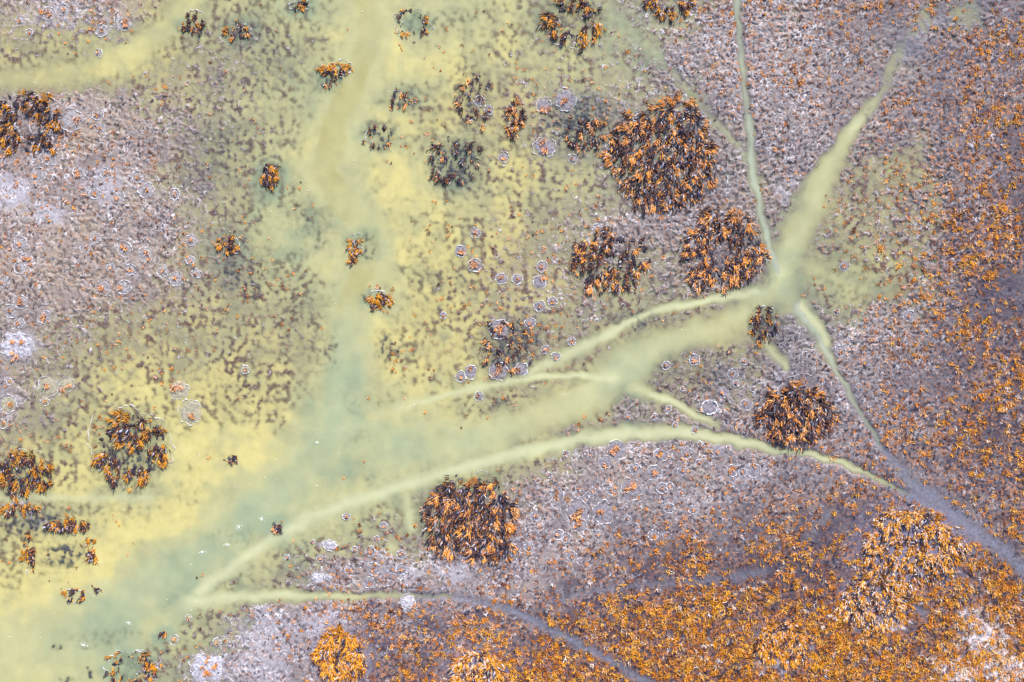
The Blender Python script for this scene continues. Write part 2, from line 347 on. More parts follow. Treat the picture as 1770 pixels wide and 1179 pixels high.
def water_mat():
    m = bpy.data.materials.new('silty_water'); N, L = nodes(m); b = N['Principled BSDF']; out = N['Material Output']
    b.inputs['Roughness'].default_value = .5; b.inputs['Specular IOR Level'].default_value = .12
    a = N.new('ShaderNodeAttribute'); a.attribute_name = 'Col'
    t = N.new('ShaderNodeAttribute'); t.attribute_name = 'silt'
    tc = N.new('ShaderNodeTexCoord'); nz = N.new('ShaderNodeTexNoise'); nz.inputs['Scale'].default_value = 1.1; nz.inputs['Detail'].default_value = 6; nz.inputs['Roughness'].default_value = .6
    L.new(tc.outputs['Object'], nz.inputs['Vector'])
    mr = N.new('ShaderNodeMapRange'); mr.inputs['From Min'].default_value = .3; mr.inputs['From Max'].default_value = .7; mr.inputs['To Min'].default_value = .93; mr.inputs['To Max'].default_value = 1.06
    L.new(nz.outputs['Fac'], mr.inputs['Value'])
    mx = N.new('ShaderNodeVectorMath'); mx.operation = 'MULTIPLY'; L.new(a.outputs['Color'], mx.inputs[0]); L.new(mr.outputs['Result'], mx.inputs[1]); L.new(mx.outputs['Vector'], b.inputs['Base Color'])
    tr = N.new('ShaderNodeBsdfTransparent'); ms = N.new('ShaderNodeMixShader')
    L.new(t.outputs['Fac'], ms.inputs['Fac']); L.new(tr.outputs[0], ms.inputs[1]); L.new(b.outputs[0], ms.inputs[2]); L.new(ms.outputs[0], out.inputs['Surface'])
    nz2 = N.new('ShaderNodeTexNoise'); nz2.inputs['Scale'].default_value = 5.; nz2.inputs['Detail'].default_value = 3; L.new(tc.outputs['Object'], nz2.inputs['Vector'])
    bp = N.new('ShaderNodeBump'); bp.inputs['Strength'].default_value = .08; bp.inputs['Distance'].default_value = .05; L.new(nz2.outputs['Fac'], bp.inputs['Height']); L.new(bp.outputs['Normal'], b.inputs['Normal'])
    return m
WATER = water_mat()

# ------------------------------------------------------------------ setting: mudflat and water
idx = np.arange(NU * NV, dtype=np.int32).reshape(NV, NU)
Q = np.stack([idx[1:, :-1], idx[1:, 1:], idx[:-1, 1:], idx[:-1, :-1]], -1).reshape(-1, 4)
verts = np.stack([wx(U), wy(V), H], -1).reshape(-1, 3)
me = add_mesh('mudflat', verts, Q); add_col(me, 'Col', base.reshape(-1, 3)); me.materials.append(MUD)
o = bpy.data.objects.new('mudflat', me); C.objects.link(o); o['kind'] = 'structure'

depth = np.clip(-H, 0, 1)
# the sediment cloud is smoother than the bed under it
def soft(A, n=2):
    for _ in range(n):
        B = A.copy(); B[1:-1, 1:-1] = (A[1:-1, 1:-1] * 4 + (A[:-2, 1:-1] + A[2:, 1:-1] + A[1:-1, :-2] + A[1:-1, 2:]) * 2 + A[:-2, :-2] + A[2:, 2:] + A[:-2, 2:] + A[2:, :-2]) / 16; A = B
    return A
silt = 1 - np.exp(-soft(depth, 2) * 12.0)
silt = np.clip(silt, 0, .985) * np.where(depth > 0, 1, 0)
cur = perlin(U / 60 + V / 200, V / 95, 71) + .6 * perlin(U / 24, V / 40, 72)
hue = np.clip(Hf - .04 + n60 * .24 + .10 * n22 + .13 * cur - .10 * np.clip(CH, 0, 1) * sst(1050, 800, U), 0, 1)
hue = hue * (1 - np.clip(CH, 0, 1) * .0) 
side = np.clip(1.2 - np.abs(0), 0, 1)
HAL = blobs([(u, v, a, b, 1) for (u, v, a, b) in ((333,42,34,28),(418,58,34,28),(519,10,30,20),(712,42,26,22),(577,132,36,26),(690,172,38,30),(656,236,40,36),(467,306,30,32),(393,430,34,34),(640,428,32,34),(645,520,36,18),(130,1032,40,18),(281,1100,24,14),(480,913,20,16),(227,1152,58,36),(785,282,62,56),(225,785,74,80),(118,915,56,22),(60,880,70,40))], .8, .8)
chmix = np.clip(CH * 1.1, 0, 1) * np.where((U > 900) | (V < 120), .6, .8)
hue = hue * (1 - chmix) + (CHH + .07 * cur + .05 * n60) * chmix
hue = np.clip(hue - .42 * HAL * (1 - .4 * sst(300, 200, U)), 0, 1)
pale = sst(650, 1250, U) * np.clip(CH * 1.2, 0, 1)
wc = mix(np.broadcast_to(col(168, 182, 150) * .86, U.shape + (3,)), col(198, 196, 148) * .88, sst(.12, .6, hue))
wc = mix(wc, col(219, 207, 140) * .95, sst(.58, 1.0, hue))
wc = mix(wc, col(192, 196, 164) * .9, pale * .22)
wc = mix(wc, col(190, 184, 130) * .84, np.where((U < 730) & (V < 600), 1, 0) * sst(.35, .8, CH) * sst(.44, .56, CHH) * sst(600, 480, V) * (.75 + .4 * cur))
wc = mix(wc, col(180, 188, 176) * .9, np.clip(CH * 1.4, 0, 1) * np.where(CHH < .15, .8, 0))
wc = mix(wc, col(206, 208, 168) * .95, PL * np.where(CHH < .15, .25, .75) * sst(1.0, .3, DRY))
wc = wc * (1 + .05 * n60 + .02 * n22)[..., None]
wc = np.clip(wc, 0, .95)
wet = depth.ravel() > 0
fm = wet[Q].any(1)
Qw = Q[fm]; used, inv = np.unique(Qw, return_inverse=True)
vw = verts[used].copy(); vw[:, 2] = 0
mw = add_mesh('water', vw, inv.reshape(-1, 4).astype(np.int32)); add_col(mw, 'Col', wc.reshape(-1, 3)[used])
at = mw.attributes.new('silt', 'FLOAT', 'POINT'); at.data.foreach_set('value', silt.ravel()[used].astype(np.float32))
mw.materials.append(WATER)
o = bpy.data.objects.new('water', mw); C.objects.link(o); o['kind'] = 'structure'

def smp(A, u, v):
    i = np.clip(np.searchsorted(AU, u), 0, NU - 1); j = np.clip(np.searchsorted(AV, v), 0, NV - 1)
    return A[j, i]
def gz(u, v): return np.maximum(smp(H, u, v), 0)

# ------------------------------------------------------------------ blades
def blade_arrays(u, v, z, L, w, ang, lean, rgb, seg=3, rs=RS, droop=.45):
    """u,v roots (map units), z m, L length m, w width m, ang heading, lean 0 upright..1 flat"""
    n = len(u); x = wx(u); y = wy(v)
    dx, dy = np.cos(ang), np.sin(ang); px, py = -dy, dx
    tw = rs.uniform(-.5, .5, n); cv = rs.uniform(-.35, .35, n)
    P = []; Cc = []
    for k in range(seg + 1):
        t = k / seg
        hd = L * np.sin(lean * 1.45) * (t ** 1.25); zz = z + L * np.cos(lean * 1.45) * (t - droop * t * t) + .01
        sd = L * cv * t * t * .6
        ww = w * (.55 + .9 * t) * (1 - t) ** .6 * 1.15 if k < seg else w * .08
        cx = x + dx * hd + px * sd; cy = y + dy * hd + py * sd
        P.append(np.stack([cx - px * ww, cy - py * ww, zz - tw * ww], -1)); P.append(np.stack([cx + px * ww, cy + py * ww, zz + tw * ww], -1))
        Cc += [rgb, rgb]
    P = np.stack(P, 1).reshape(-1, 3); Cc = np.stack(Cc, 1).reshape(-1, 3)
    b = (np.arange(n) * (seg + 1) * 2)[:, None]
    F = np.concatenate([b + np.array([[2 * k, 2 * k + 1, 2 * k + 3, 2 * k + 2]]) for k in range(seg)], 0)
    return P, F.astype(np.int32), Cc
ORANGE = [col(246, 170, 66), col(244, 160, 84), col(232, 144, 52), col(246, 186, 130)]
GOLD = [col(244, 172, 34), col(232, 150, 22), col(246, 184, 84), col(208, 122, 20)]
PEACH = [col(238, 180, 146), col(232, 164, 116), col(220, 170, 150)]
DARK = [col(60, 46, 58), col(44, 36, 56), col(86, 62, 60), col(52, 54, 76)]
RUST = [col(150, 88, 50), col(112, 66, 52), col(182, 108, 54)]
PALE = [col(236, 224, 226), col(238, 214, 196)]
AMBER = [col(220, 148, 34), col(202, 128, 24), col(232, 164, 52)]
def pick(rs, n, sets):
    """sets: list of (weight, palette)"""
    w = np.array([s[0] for s in sets], float); w /= w.sum()
    c = rs.choice(len(sets), n, p=w); out = np.zeros((n, 3), np.float32)
    for i, (_, pal) in enumerate(sets):
        pal = np.array(pal); m = c == i; out[m] = pal[rs.randint(0, len(pal), m.sum())]
    return out * rs.uniform(.78, 1.12, (n, 1)).astype(np.float32)

def obj(name, me, parent=None, loc=None):
    o = bpy.data.objects.new(name, me); C.objects.link(o)
    if parent is not None: o.parent = parent
    if loc is not None: o.location = loc
    return o
def mesh_local(name, P, F, Cc, mat, origin, smooth=True):
    P = P - np.array(origin, np.float32)
    me = add_mesh(name, P, F, smooth); add_col(me, 'Col', Cc); me.materials.append(mat); return me
def empty(name, loc, label, cat, group=None):
    o = bpy.data.objects.new(name, None); C.objects.link(o); o.location = loc; o.empty_display_size = .3
    o['label'] = label; o['category'] = cat
    if group: o['group'] = group
    return o

# froth rim: lumpy tube that thins out and breaks
def rim_mesh(name, u, v, ru, rv, w, rs, a0=0, a1=2 * math.pi, gap=.25, origin=(0, 0, 0), rgbv=(226, 224, 234), wob=.12):
    full = a1 - a0 > 6.2
    n = int(max(18, (ru + rv) * .5 * (a1 - a0) / 1.5)); sd = rs.randint(1, 900)
    t = np.linspace(a0, a1, n, endpoint=not full)
    nz = perlin(np.cos(t) * 2 + 5, np.sin(t) * 2 + 5, sd); nf = perlin(np.cos(t) * ru / 3.0 + 9, np.sin(t) * rv / 3.0 + 9, sd + 1)
    R = 1 + wob * nz * 1.6 + .09 * nf
    cu = u + np.cos(t) * ru * R; cv_ = v - np.sin(t) * rv * R
    th = w * np.clip(.75 + 1.3 * perlin(np.cos(t) * 3, np.sin(t) * 3, sd + 2) + .8 * nf - gap, .04, 1.7)
    if not full: th = th * np.sin(np.linspace(0.06, math.pi - .06, n)) ** .5
    z0 = gz(cu, cv_); k = 5; P = []; nx, ny = np.cos(t), np.sin(t)
    for j in range(k):
        a = 2 * math.pi * j / k
        P.append(np.stack([wx(cu) + nx * np.cos(a) * th * S, wy(cv_) + ny * np.cos(a) * th * S, z0 + .012 + th * S * .8 * np.sin(a) + .01], -1))
    P = np.stack(P, 1).reshape(-1, 3)
    i = np.arange(n if full else n - 1); i2 = (i + 1) % n
    F = np.concatenate([np.stack([i * k + j, i2 * k + j, i2 * k + (j + 1) % k, i * k + (j + 1) % k], -1) for j in range(k)], 0)
    c = np.tile(col(*rgbv) * .98, (len(P), 1)) * (1 + .12 * rs.randn(len(P), 1)).clip(.7, 1.1)
    return mesh_local(name, P, F.astype(np.int32), c.astype(np.float32), FOAM, origin)

def pad_mesh(name, u, v, ru, rv, rs, c1, c2, origin, height=.05, mat=FOAM, wob=.14, nr=None, sink=.05):
    nr = nr or max(5, int(ru / 2)); na = max(22, int(ru * 3)); sd = rs.randint(1, 900)
    r = np.linspace(0, 1.08, nr)[1:]; t = np.linspace(0, 2 * math.pi, na, endpoint=False)
    Rr, T = np.meshgrid(r, t, indexing='ij')
    wb = 1 + wob * 1.6 * perlin(np.cos(T) * 1.6 + 4, np.sin(T) * 1.6 + 4, sd) + .08 * perlin(np.cos(T) * 5, np.sin(T) * 5, sd + 1)
    cu = u + np.cos(T) * ru * Rr * wb; cv_ = v - np.sin(T) * rv * Rr * wb
    lump = perlin(cu / 4.5, cv_ / 4.5, sd + 2)
    z = gz(cu, cv_) + height * (.5 + .6 * lump) * np.clip(1.15 - Rr ** 4, 0, 1) - np.where(Rr > 1.0, sink, 0)
    P = np.concatenate([[[wx(u), wy(v), float(gz(np.array([u]), np.array([v]))[0]) + height * .6]], np.stack([wx(cu), wy(cv_), z], -1).reshape(-1, 3)], 0)
    F = []
    base_i = lambda i, j: 1 + i * na + (j % na)
    j = np.arange(na); F4 = []
    for i in range(len(r) - 1):
        F4.append(np.stack([base_i(i, j), base_i(i + 1, j), base_i(i + 1, j + 1), base_i(i, j + 1)], -1))
    F4 = np.concatenate(F4, 0)
    # centre fan as degenerate-free quads (pairs of spokes)
    jj = np.arange(0, na - na % 2, 2); fan = np.stack([np.zeros_like(jj), base_i(0, jj), base_i(0, jj + 1), base_i(0, jj + 2)], -1)
    F = np.concatenate([F4, fan], 0)
    tt = sst(-.3, .35, np.concatenate([[0], lump.ravel()]))[:, None]
    c = col(*c1) * (1 - tt) + col(*c2) * tt
    return mesh_local(name, P, F.astype(np.int32), c.astype(np.float32), mat, origin)

def tuft_mesh(name, u, v, nb, su, sv, L, w, ang, spread, lean, sets, rs, origin, seg=3, zoff=0.):
    uu = u + rs.randn(nb) * su; vv = v + rs.randn(nb) * sv
    a = ang + rs.randn(nb) * spread
    ln = np.clip(lean + rs.randn(nb) * .12, .12, .97)
    P, F, Cc = blade_arrays(uu, vv, gz(uu, vv) + zoff, L * rs.uniform(.6, 1.25, nb), w * rs.uniform(.6, 1.3, nb), a, ln, pick(rs, nb, sets), seg, rs)
    return mesh_local(name, P, F, Cc, REED, origin)

# ------------------------------------------------------------------ reed clumps
CATC = 'reed clump'
def clump(u, v, ru, rv, label, fill=.5, ring=0., oran=.5, pal='orange', spacing=12, L=.62, mound=(64, 56, 70), mh=.10, flow=-1.75, rims=(), pale=0., dense=22, edge=.3, cap=92, lobes=(), crescent=None, matt=0., brk=.27):
    sp = min(spacing, 9.5); 
    rs = np.random.RandomState(int(u * 7 + v * 13) % 99991)
    org = (wx(u), wy(v), 0.0)
    e = empty('reed_clump', org, label, CATC, 'reed clumps on the marsh')
    hot = dict(orange=ORANGE, gold=GOLD, peach=PEACH, amber=AMBER)[pal]
    # peat mound: emerges in islands
    nr = int(24 + ru / 3); na = int(70 + ru); r = np.linspace(0, 1.1, nr)[1:]; t = np.linspace(0, 2 * math.pi, na, endpoint=False)
    R_, T_ = np.meshgrid(r, t, indexing='ij'); sd = rs.randint(1, 900)
    def outline(T): return .98 + .13 * perlin(np.cos(T) * 1.5 + 3, np.sin(T) * 1.5 + 3, sd) * 1.5 + .16 * perlin(np.cos(T) * 4.3, np.sin(T) * 4.3, sd + 1)
    O = outline(T_)
    cu = u + np.cos(T_) * ru * R_ * O; cv_ = v - np.sin(T_) * rv * R_ * O
    def field(a, b): return perlin(a / 9.0 + b * .012, b / 17., sd + 4) + .55 * perlin(a / 4.2, b / 7.0, sd + 5)
    f = field(cu, cv_); inr = sst(1.02, .85, R_) * (sst(ring - .25, ring + .05, R_) if ring > 0 else 1)
    def hotf(a, b): return perlin(a / 9.5, b / 13., sd + 15) + .4 * perlin(a / 5., b / 6., sd + 19) + (oran - .62) * .62 + matt * 1.3
    f = f + .3 * perlin(cu / 2.4, cv_ / 3.4, sd + 16)
    z = gz(cu, cv_) - .05 + (mh * .7 + .04) * sst(-.05 + (.5 - fill) * .9, max(.6, .3 + (.5 - fill) * .9), f) * inr + .025 * perlin(cu / 2.6, cv_ / 3.6, sd + 6)
    P = np.concatenate([[[wx(u), wy(v), -.05]], np.stack([wx(cu), wy(cv_), z], -1).reshape(-1, 3)], 0)
    bi = lambda i, j: 1 + i * na + (j % na); j = np.arange(na)
    F4 = np.concatenate([np.stack([bi(i, j), bi(i + 1, j), bi(i + 1, j + 1), bi(i, j + 1)], -1) for i in range(len(r) - 1)], 0)
    gm = pal == 'gold'
    if gm:
        z = gz(cu, cv_) - .05 + .20 * sst(.0 + (.5 - fill) * .9, .45, f) * inr + .03 * perlin(cu / 2.6, cv_ / 3.6, sd + 6); P[1:, 2] = z.ravel()
    cc = (pick(rs, len(P), [(1, GOLD), (pale * 1.2, PALE), (.5, RUST), (.2, DARK)]) if gm else np.tile(col(*mound) * .8, (len(P), 1))) * (1 + .45 * rs.randn(len(P), 1)).clip(.35, 2.0)
    obj('peat_mound', mesh_local('peat_mound', P, F4.astype(np.int32), cc.astype(np.float32), MUD, org), e)
    # tufts
    cand = []
    regs = [(u, v, ru, rv, ring)] + [(a, b, c, d, 0) for a, b, c, d in lobes]
    for (cu0, cv0, r1, r2, rg) in regs:
        for a in np.arange(cu0 - r1 * 1.2, cu0 + r1 * 1.2, sp * .8):
            for b in np.arange(cv0 - r2 * 1.2, cv0 + r2 * 1.2, sp):
                a2 = a + rs.uniform(-.45, .45) * spacing; b2 = b + rs.uniform(-.5, .5) * spacing
                th = math.atan2(-(b2 - cv0) / r2, (a2 - cu0) / r1); q = math.hypot((a2 - cu0) / r1, (b2 - cv0) / r2) / float(outline(np.array([th]))[0])
                if q > 1.0 or q < rg: continue
                if rg > 0 and brk and float(perlin(np.array([math.cos(th) * 1.7 + 2]), np.array([math.sin(th) * 1.7 + 2]), sd + 21)[0]) < -.5 + brk: continue
                if crescent is not None and math.cos(th - crescent) < -.05 + rs.uniform(-.2, .2): continue
                fv = float(field(np.array([a2]), np.array([b2]))[0])
                if fv + (q - .6) * edge > .34 - fill * .75: cand.append((a2, b2, q, th))
    if len(cand) > cap:
        k = rs.choice(len(cand), cap, replace=False); cand = [cand[i] for i in k]
    for (a, b, q, th) in cand:
        base_a = flow + .55 * float(perlin(np.array([a / 30.]), np.array([b / 30.]), sd + 8)[0]) * 2
        ang = base_a if q < .72 else math.atan2(math.sin(base_a) + 1.1 * math.sin(th) * (q - .55) * 3, math.cos(base_a) + 1.1 * math.cos(th) * (q - .55) * 3)
        hotp = float(hotf(np.array([a]), np.array([b]))[0]) + (.16 if q > .84 else 0)
        po = .88 if hotp > .03 else .05
        sets = [(po, hot), ((1 - po) * .8, DARK), ((1 - po) * .2, RUST), (pale * rs.uniform(0, 1.6), PALE), (.06, [col(206, 204, 220), col(150, 152, 186)])]
        nb = int(dense * rs.uniform(.6, 1.1))
        lng = rs.uniform(.15, .5) * sp
        uu = a + rs.randn(nb).clip(-1.5, 1.5) * sp * .16 + np.cos(ang) * rs.uniform(-1.5, 1.5, nb) * lng; vv = b + rs.randn(nb).clip(-1.5, 1.5) * sp * .14 - np.sin(ang) * rs.uniform(-1.5, 1.5, nb) * lng
        ln = np.clip((.66 if po > .5 else .42) + rs.randn(nb) * .16, .12, .97)
        aa = ang + rs.randn(nb) * .4 + 1.1 * perlin(uu / 9., vv / 9., sd + 12)
        Pb, Fb, Cb = blade_arrays(uu, vv, gz(uu, vv) + .06, L * .82 * rs.uniform(.35, 1.0, nb), .028 * rs.uniform(.6, 1.3, nb), aa, ln, pick(rs, nb, sets), 3, rs)
        obj('reed_tuft', mesh_local('reed_tuft', Pb, Fb, Cb, REED, org), e)
    # low matted growth between the tufts; its dark blades also paint tuft shadows
    MU = []; 
    for (cu0, cv0, r1, r2, rg) in regs:
        k = int(r1 * r2 * 3.14 / 4.6)
        qq = np.sqrt(rs.uniform(0, 1.04, k)); tt = rs.uniform(0, 2 * np.pi, k)
        uu = cu0 + np.cos(tt) * r1 * qq * outline(tt); vv = cv0 - np.sin(tt) * r2 * qq * outline(tt)
        m_ = (field(uu, vv) + .1 * rs.randn(k) - .35 * sst(.8, 1.02, qq) * rs.rand(k) > .34 - fill * .75) & (qq > rg * rs.uniform(.85, 1.1, k))
        if rg > 0 and brk: m_ &= perlin(np.cos(tt) * 1.7 + 2, np.sin(tt) * 1.7 + 2, sd + 21) > -.5 + brk
        if crescent is not None: m_ &= np.cos(tt - crescent) > -.1
        MU.append(np.stack([uu, vv, tt, qq], -1)[m_])
    MU = np.concatenate(MU, 0); k = len(MU); uu, vv, tt, qq = MU.T
    an = flow + 1.5 * perlin(uu / 16., vv / 22., sd + 14) + rs.randn(k) * .35
    an = np.where(qq > .8, np.arctan2(np.sin(an) + .9 * np.sin(tt), np.cos(an) + .9 * np.cos(tt)), an)
    hotm = rs.rand(k) < np.clip(.05 + .85 * sst(-.08, .16, hotf(uu, vv) + (qq > .84) * .16), 0, .95)
    cm = pick(rs, k, [(1, DARK), (.18, RUST), (.10, [col(150, 152, 186), col(196, 196, 214)])]); ch_ = pick(rs, k, [(1, hot), (pale, PALE)])
    cm = np.where(hotm[:, None], ch_, cm)
    Pb, Fb, Cb = blade_arrays(uu, vv, gz(uu, vv) + .01, L * np.where(hotm, .5, .72) * rs.uniform(.4, 1.15, k), np.where(hotm, .028, .036) * rs.uniform(.6, 1.4, k), an, np.clip(np.where(hotm, .62, .5) + rs.randn(k) * .15, .1, .97), cm, 3, rs)
    mo = obj('matted_reeds', mesh_local('matted_reeds', Pb, Fb, Cb, REED, org), e); mo['kind'] = 'stuff'
    for (du, dv, r1, r2, a0, a1, w) in rims:
        obj('froth_rim', rim_mesh('froth_rim', u + du, v + dv, r1, r2, w * .85, rs, math.radians(a0), math.radians(a1), .25, org, wob=.2), e)
    return e

clump(1150,272,96,98,'largest dark round reed clump with orange edges, right of the central pools',fill=.58,oran=.42,spacing=13,L=.75,lobes=[(1072,246,20,22)],rims=[(-22,8,13,14,150,400,1.0),(0,-20,18,10,-20,120,.9),(85,40,20,50,-40,60,.9),(0,0,99,99,200,240,.6)],cap=98,dense=26)
clump(992,38,54,42,'orange rimmed reed clump at the top with a grey middle',fill=.62,ring=.45,oran=.6,pal='amber',spacing=10,L=.62,rims=[(0,5,54,42,210,290,.8)],cap=80)
clump(1157,2,44,28,'crescent of orange reeds cut by the top edge',fill=.8,ring=.45,oran=.6,pal='amber',spacing=10,crescent=-1.57,L=.55)
clump(45,215,66,54,'reed clump on the left edge with yellow crest and pale froth',fill=.6,ring=.35,oran=.5,pal='amber',spacing=11,rims=[(15,-22,48,30,30,150,1.3),(18,6,10,10,0,360,.8),(40,-16,14,12,0,180,.9)],L=.6)
clump(225,775,62,72,'ring shaped reed clump standing in yellow water with froth arcs',fill=.5,ring=.5,oran=.5,pal='amber',spacing=10,L=.65,rims=[(-5,-60,18,14,0,170,1.),(30,-40,24,20,-20,110,1.),(52,0,24,30,-60,60,1.),(-50,-20,22,38,100,240,1.)],lobes=[(225,755,26,22)])
clump(38,818,54,36,'low reed clump on the left edge above the yellow inlet',fill=.6,ring=.3,oran=.5,pal='amber',spacing=10,L=.6,rims=[(10,-26,34,16,40,150,.9)])
clump(812,893,86,70,'dark blue grey reed clump below the pale arc creek',fill=.6,oran=.34,spacing=13,L=.78,mound=(52,52,72),rims=[(20,-72,10,8,0,250,.8),(85,30,22,40,-70,40,.7)],cap=98,dense=24,lobes=[(850,950,44,22)])
clump(1055,452,68,52,'two lobed reed clump with a bare middle above the thin upper creek',fill=.5,ring=.22,oran=.45,spacing=10,L=.58,rims=[(45,14,28,22,0,120,1.),(-20,-52,12,8,0,180,.8)])
clump(1247,432,72,70,'reed clump with a pale track through it, left of the creek junction',fill=.6,ring=.25,oran=.5,spacing=11,L=.6,rims=[(50,20,24,34,-60,30,.8),(0,20,52,50,180,300,.6)])
clump(1375,718,62,56,'dark reed clump on the right touching the pale arc creek',fill=.64,oran=.34,spacing=11,L=.7,mound=(50,50,72),rims=[(0,-50,48,20,20,160,.6)],cap=90)
clump(1320,562,26,36,'small broken reed clump standing in the creek junction',fill=.5,ring=.3,oran=.45,pal='amber',spacing=9,L=.45,rims=[(0,-18,20,14,-30,170,.9),(4,22,9,8,0,300,.8)])
clump(590,1132,42,46,'dense golden reed clump at the bottom, left of centre',fill=.85,oran=.85,pal='gold',matt=.1,spacing=10,L=.65,pale=.05,dense=30)
clump(825,1160,46,34,'golden reed clump with pale stalks cut by the bottom edge',fill=.8,oran=.8,pal='gold',matt=.1,spacing=10,L=.65,pale=.25,dense=30)
clump(1575,945,88,70,'broad golden reed clump with pale stalks beside the grey track',fill=.52,oran=.7,pal='gold',matt=.1,spacing=12,L=.62,pale=.22,mound=(96,88,110),rims=(),cap=99,dense=30)
clump(1508,1040,58,48,'golden reed clump with white stalks below the broad golden clump',fill=.55,oran=.7,pal='gold',matt=.1,spacing=11,L=.58,pale=.3,mound=(90,80,100),dense=28)
clump(1352,1112,46,38,'dark golden reed clump low on the orange slope',fill=.9,oran=.8,pal='gold',matt=.1,spacing=10,L=.55,pale=.1,dense=30)
clump(227,1152,46,30,'frothy oval reed clump near the bottom left corner',fill=.5,ring=.55,oran=.7,pal='amber',spacing=9,L=.45,rims=[(0,0,46,28,-20,100,1.),(-14,-4,30,22,90,230,1.),(16,-14,16,14,-60,200,.9)])
clump(118,908,40,11,'narrow bar of dark reeds in the yellow lower left inlet',fill=.75,oran=.3,pal='amber',spacing=9,L=.5)
clump(30,880,40,10,'orange reeds on a pale salt bar at the left edge',fill=.6,oran=.7,pal='amber',spacing=9,L=.4,rims=[(0,0,44,12,-80,20,1.2)])
clump(52,955,10,36,'thin upright string of reeds in the lower left inlet',fill=.6,oran=.55,pal='amber',spacing=9,L=.42)
clump(158,955,9,26,'short string of reeds at the inlet edge below the dark bar',fill=.6,oran=.5,pal='amber',spacing=9,L=.4)
clump(785,280,48,42,'half drowned reed clump in the yellow pool with dark streaks',fill=.08,oran=.12,pal='orange',spacing=11,L=.6,ring=.3,mound=(90,96,104))
clump(890,208,17,30,'small upright orange reed clump left of the grey drowned bed',fill=.8,oran=.6,spacing=8,L=.42,rims=[(-1,-22,14,9,0,190,.9)])
clump(1012,230,36,34,'sparse dark reeds joining the largest clump on its left',fill=.25,oran=.15,spacing=9,L=.45,mound=(84,90,98))
clump(333,42,20,18,'small amber reed clump with white froth in the upper left yellow water',fill=.8,oran=.85,pal='amber',spacing=7,L=.36,ring=.3,rims=[(2,-16,18,8,0,150,1.)])
clump(410,56,23,15,'small amber reed clump with a froth arc beside the grey pool',fill=.7,ring=.45,oran=.8,pal='amber',spacing=7,L=.36,rims=[(10,-3,13,12,-80,160,1.2)])
clump(519,10,17,8,'small reed clump on the top edge above the grey green pool',fill=.7,oran=.6,pal='amber',spacing=7,L=.3,rims=[(0,0,17,9,0,360,.9)])
clump(712,40,30,25,'ring of small reeds with froth around open water at the top',fill=.45,ring=.72,oran=.5,pal='amber',spacing=7,L=.28,rims=[(0,2,32,26,-120,40,1.2),(0,0,32,27,50,250,.6)])
clump(577,120,29,11,'amber reeds in a white froth ring with dark streaks below',fill=.9,oran=.8,pal='amber',spacing=7,L=.42,rims=[(14,-2,17,13,0,360,1.1)])
clump(566,143,16,10,'faint sparse reeds just below the amber froth ring clump',fill=.3,oran=.4,pal='orange',spacing=8,L=.35)
clump(690,172,26,20,'grey and orange reed clump below the open water ring',fill=.2,ring=.4,oran=.5,pal='orange',spacing=7,L=.32,rims=[(-6,-6,16,9,30,170,.9),(12,10,12,12,-60,90,.7)])
clump(656,236,27,24,'ring of scattered reeds in the pale pool left of the half drowned clump',fill=.2,ring=.6,oran=.55,pal='orange',spacing=7,L=.3,rims=[(-16,0,9,10,60,300,.8)])
clump(467,306,16,22,'small upright dark reed clump with amber tips in the green shallows',fill=.8,oran=.5,pal='amber',spacing=7,L=.42)
clump(393,422,18,17,'small amber reed clump with a white rim above the drowned bed',fill=.8,oran=.75,pal='amber',spacing=7,L=.4,rims=[(7,2,13,15,-120,110,1.2)])
clump(656,518,20,13,'small amber reed clump with froth in the main channel',fill=.9,oran=.85,pal='amber',spacing=7,L=.42,rims=[(-2,-9,17,6,20,175,1.5),(2,2,18,14,-70,40,.9)])
clump(612,430,12,26,'thin amber reeds on the left rim of the sunken grey disc',fill=.6,oran=.7,pal='amber',spacing=7,L=.36,rims=[(10,4,6,8,0,360,.8),(6,-20,12,6,30,180,.7)])
clump(130,1030,26,13,'small frothy reed clump in the lower left shallows',fill=.6,ring=.4,oran=.5,pal='amber',spacing=7,L=.3,rims=[(2,0,22,11,0,180,1.),(4,2,14,9,180,360,.7)])
clump(171,1021,6,5,'tiny bright amber reed tuft right of the lower left frothy clump',fill=1.,oran=.9,pal='amber',spacing=6,L=.3)
clump(281,1095,8,6,'tiny reed clump at the lower creek mouth, upper one of two',fill=1.,oran=.6,pal='amber',spacing=6,L=.3)
clump(480,913,8,8,'tiny dark round reed clump between main channel and arc creek',fill=1.,oran=.35,pal='orange',spacing=5,L=.22,mound=(48,50,50),rims=[(0,0,8,8,0,300,.6)])
clump(402,794,10,7,'tiny brown reed clump alone in the bright yellow water',fill=1.,oran=.2,pal='orange',spacing=6,L=.26)
clump(820,170,30,52,'loose scatter of brown reeds above the half drowned clump',fill=.0,oran=.3,pal='orange',spacing=13,L=.4,mound=(110,96,84),dense=14)
clump(875,600,46,52,'patchy dark reeds on the brown central island',fill=.05,oran=.35,pal='orange',spacing=12,L=.36,mound=(78,70,76),dense=14)

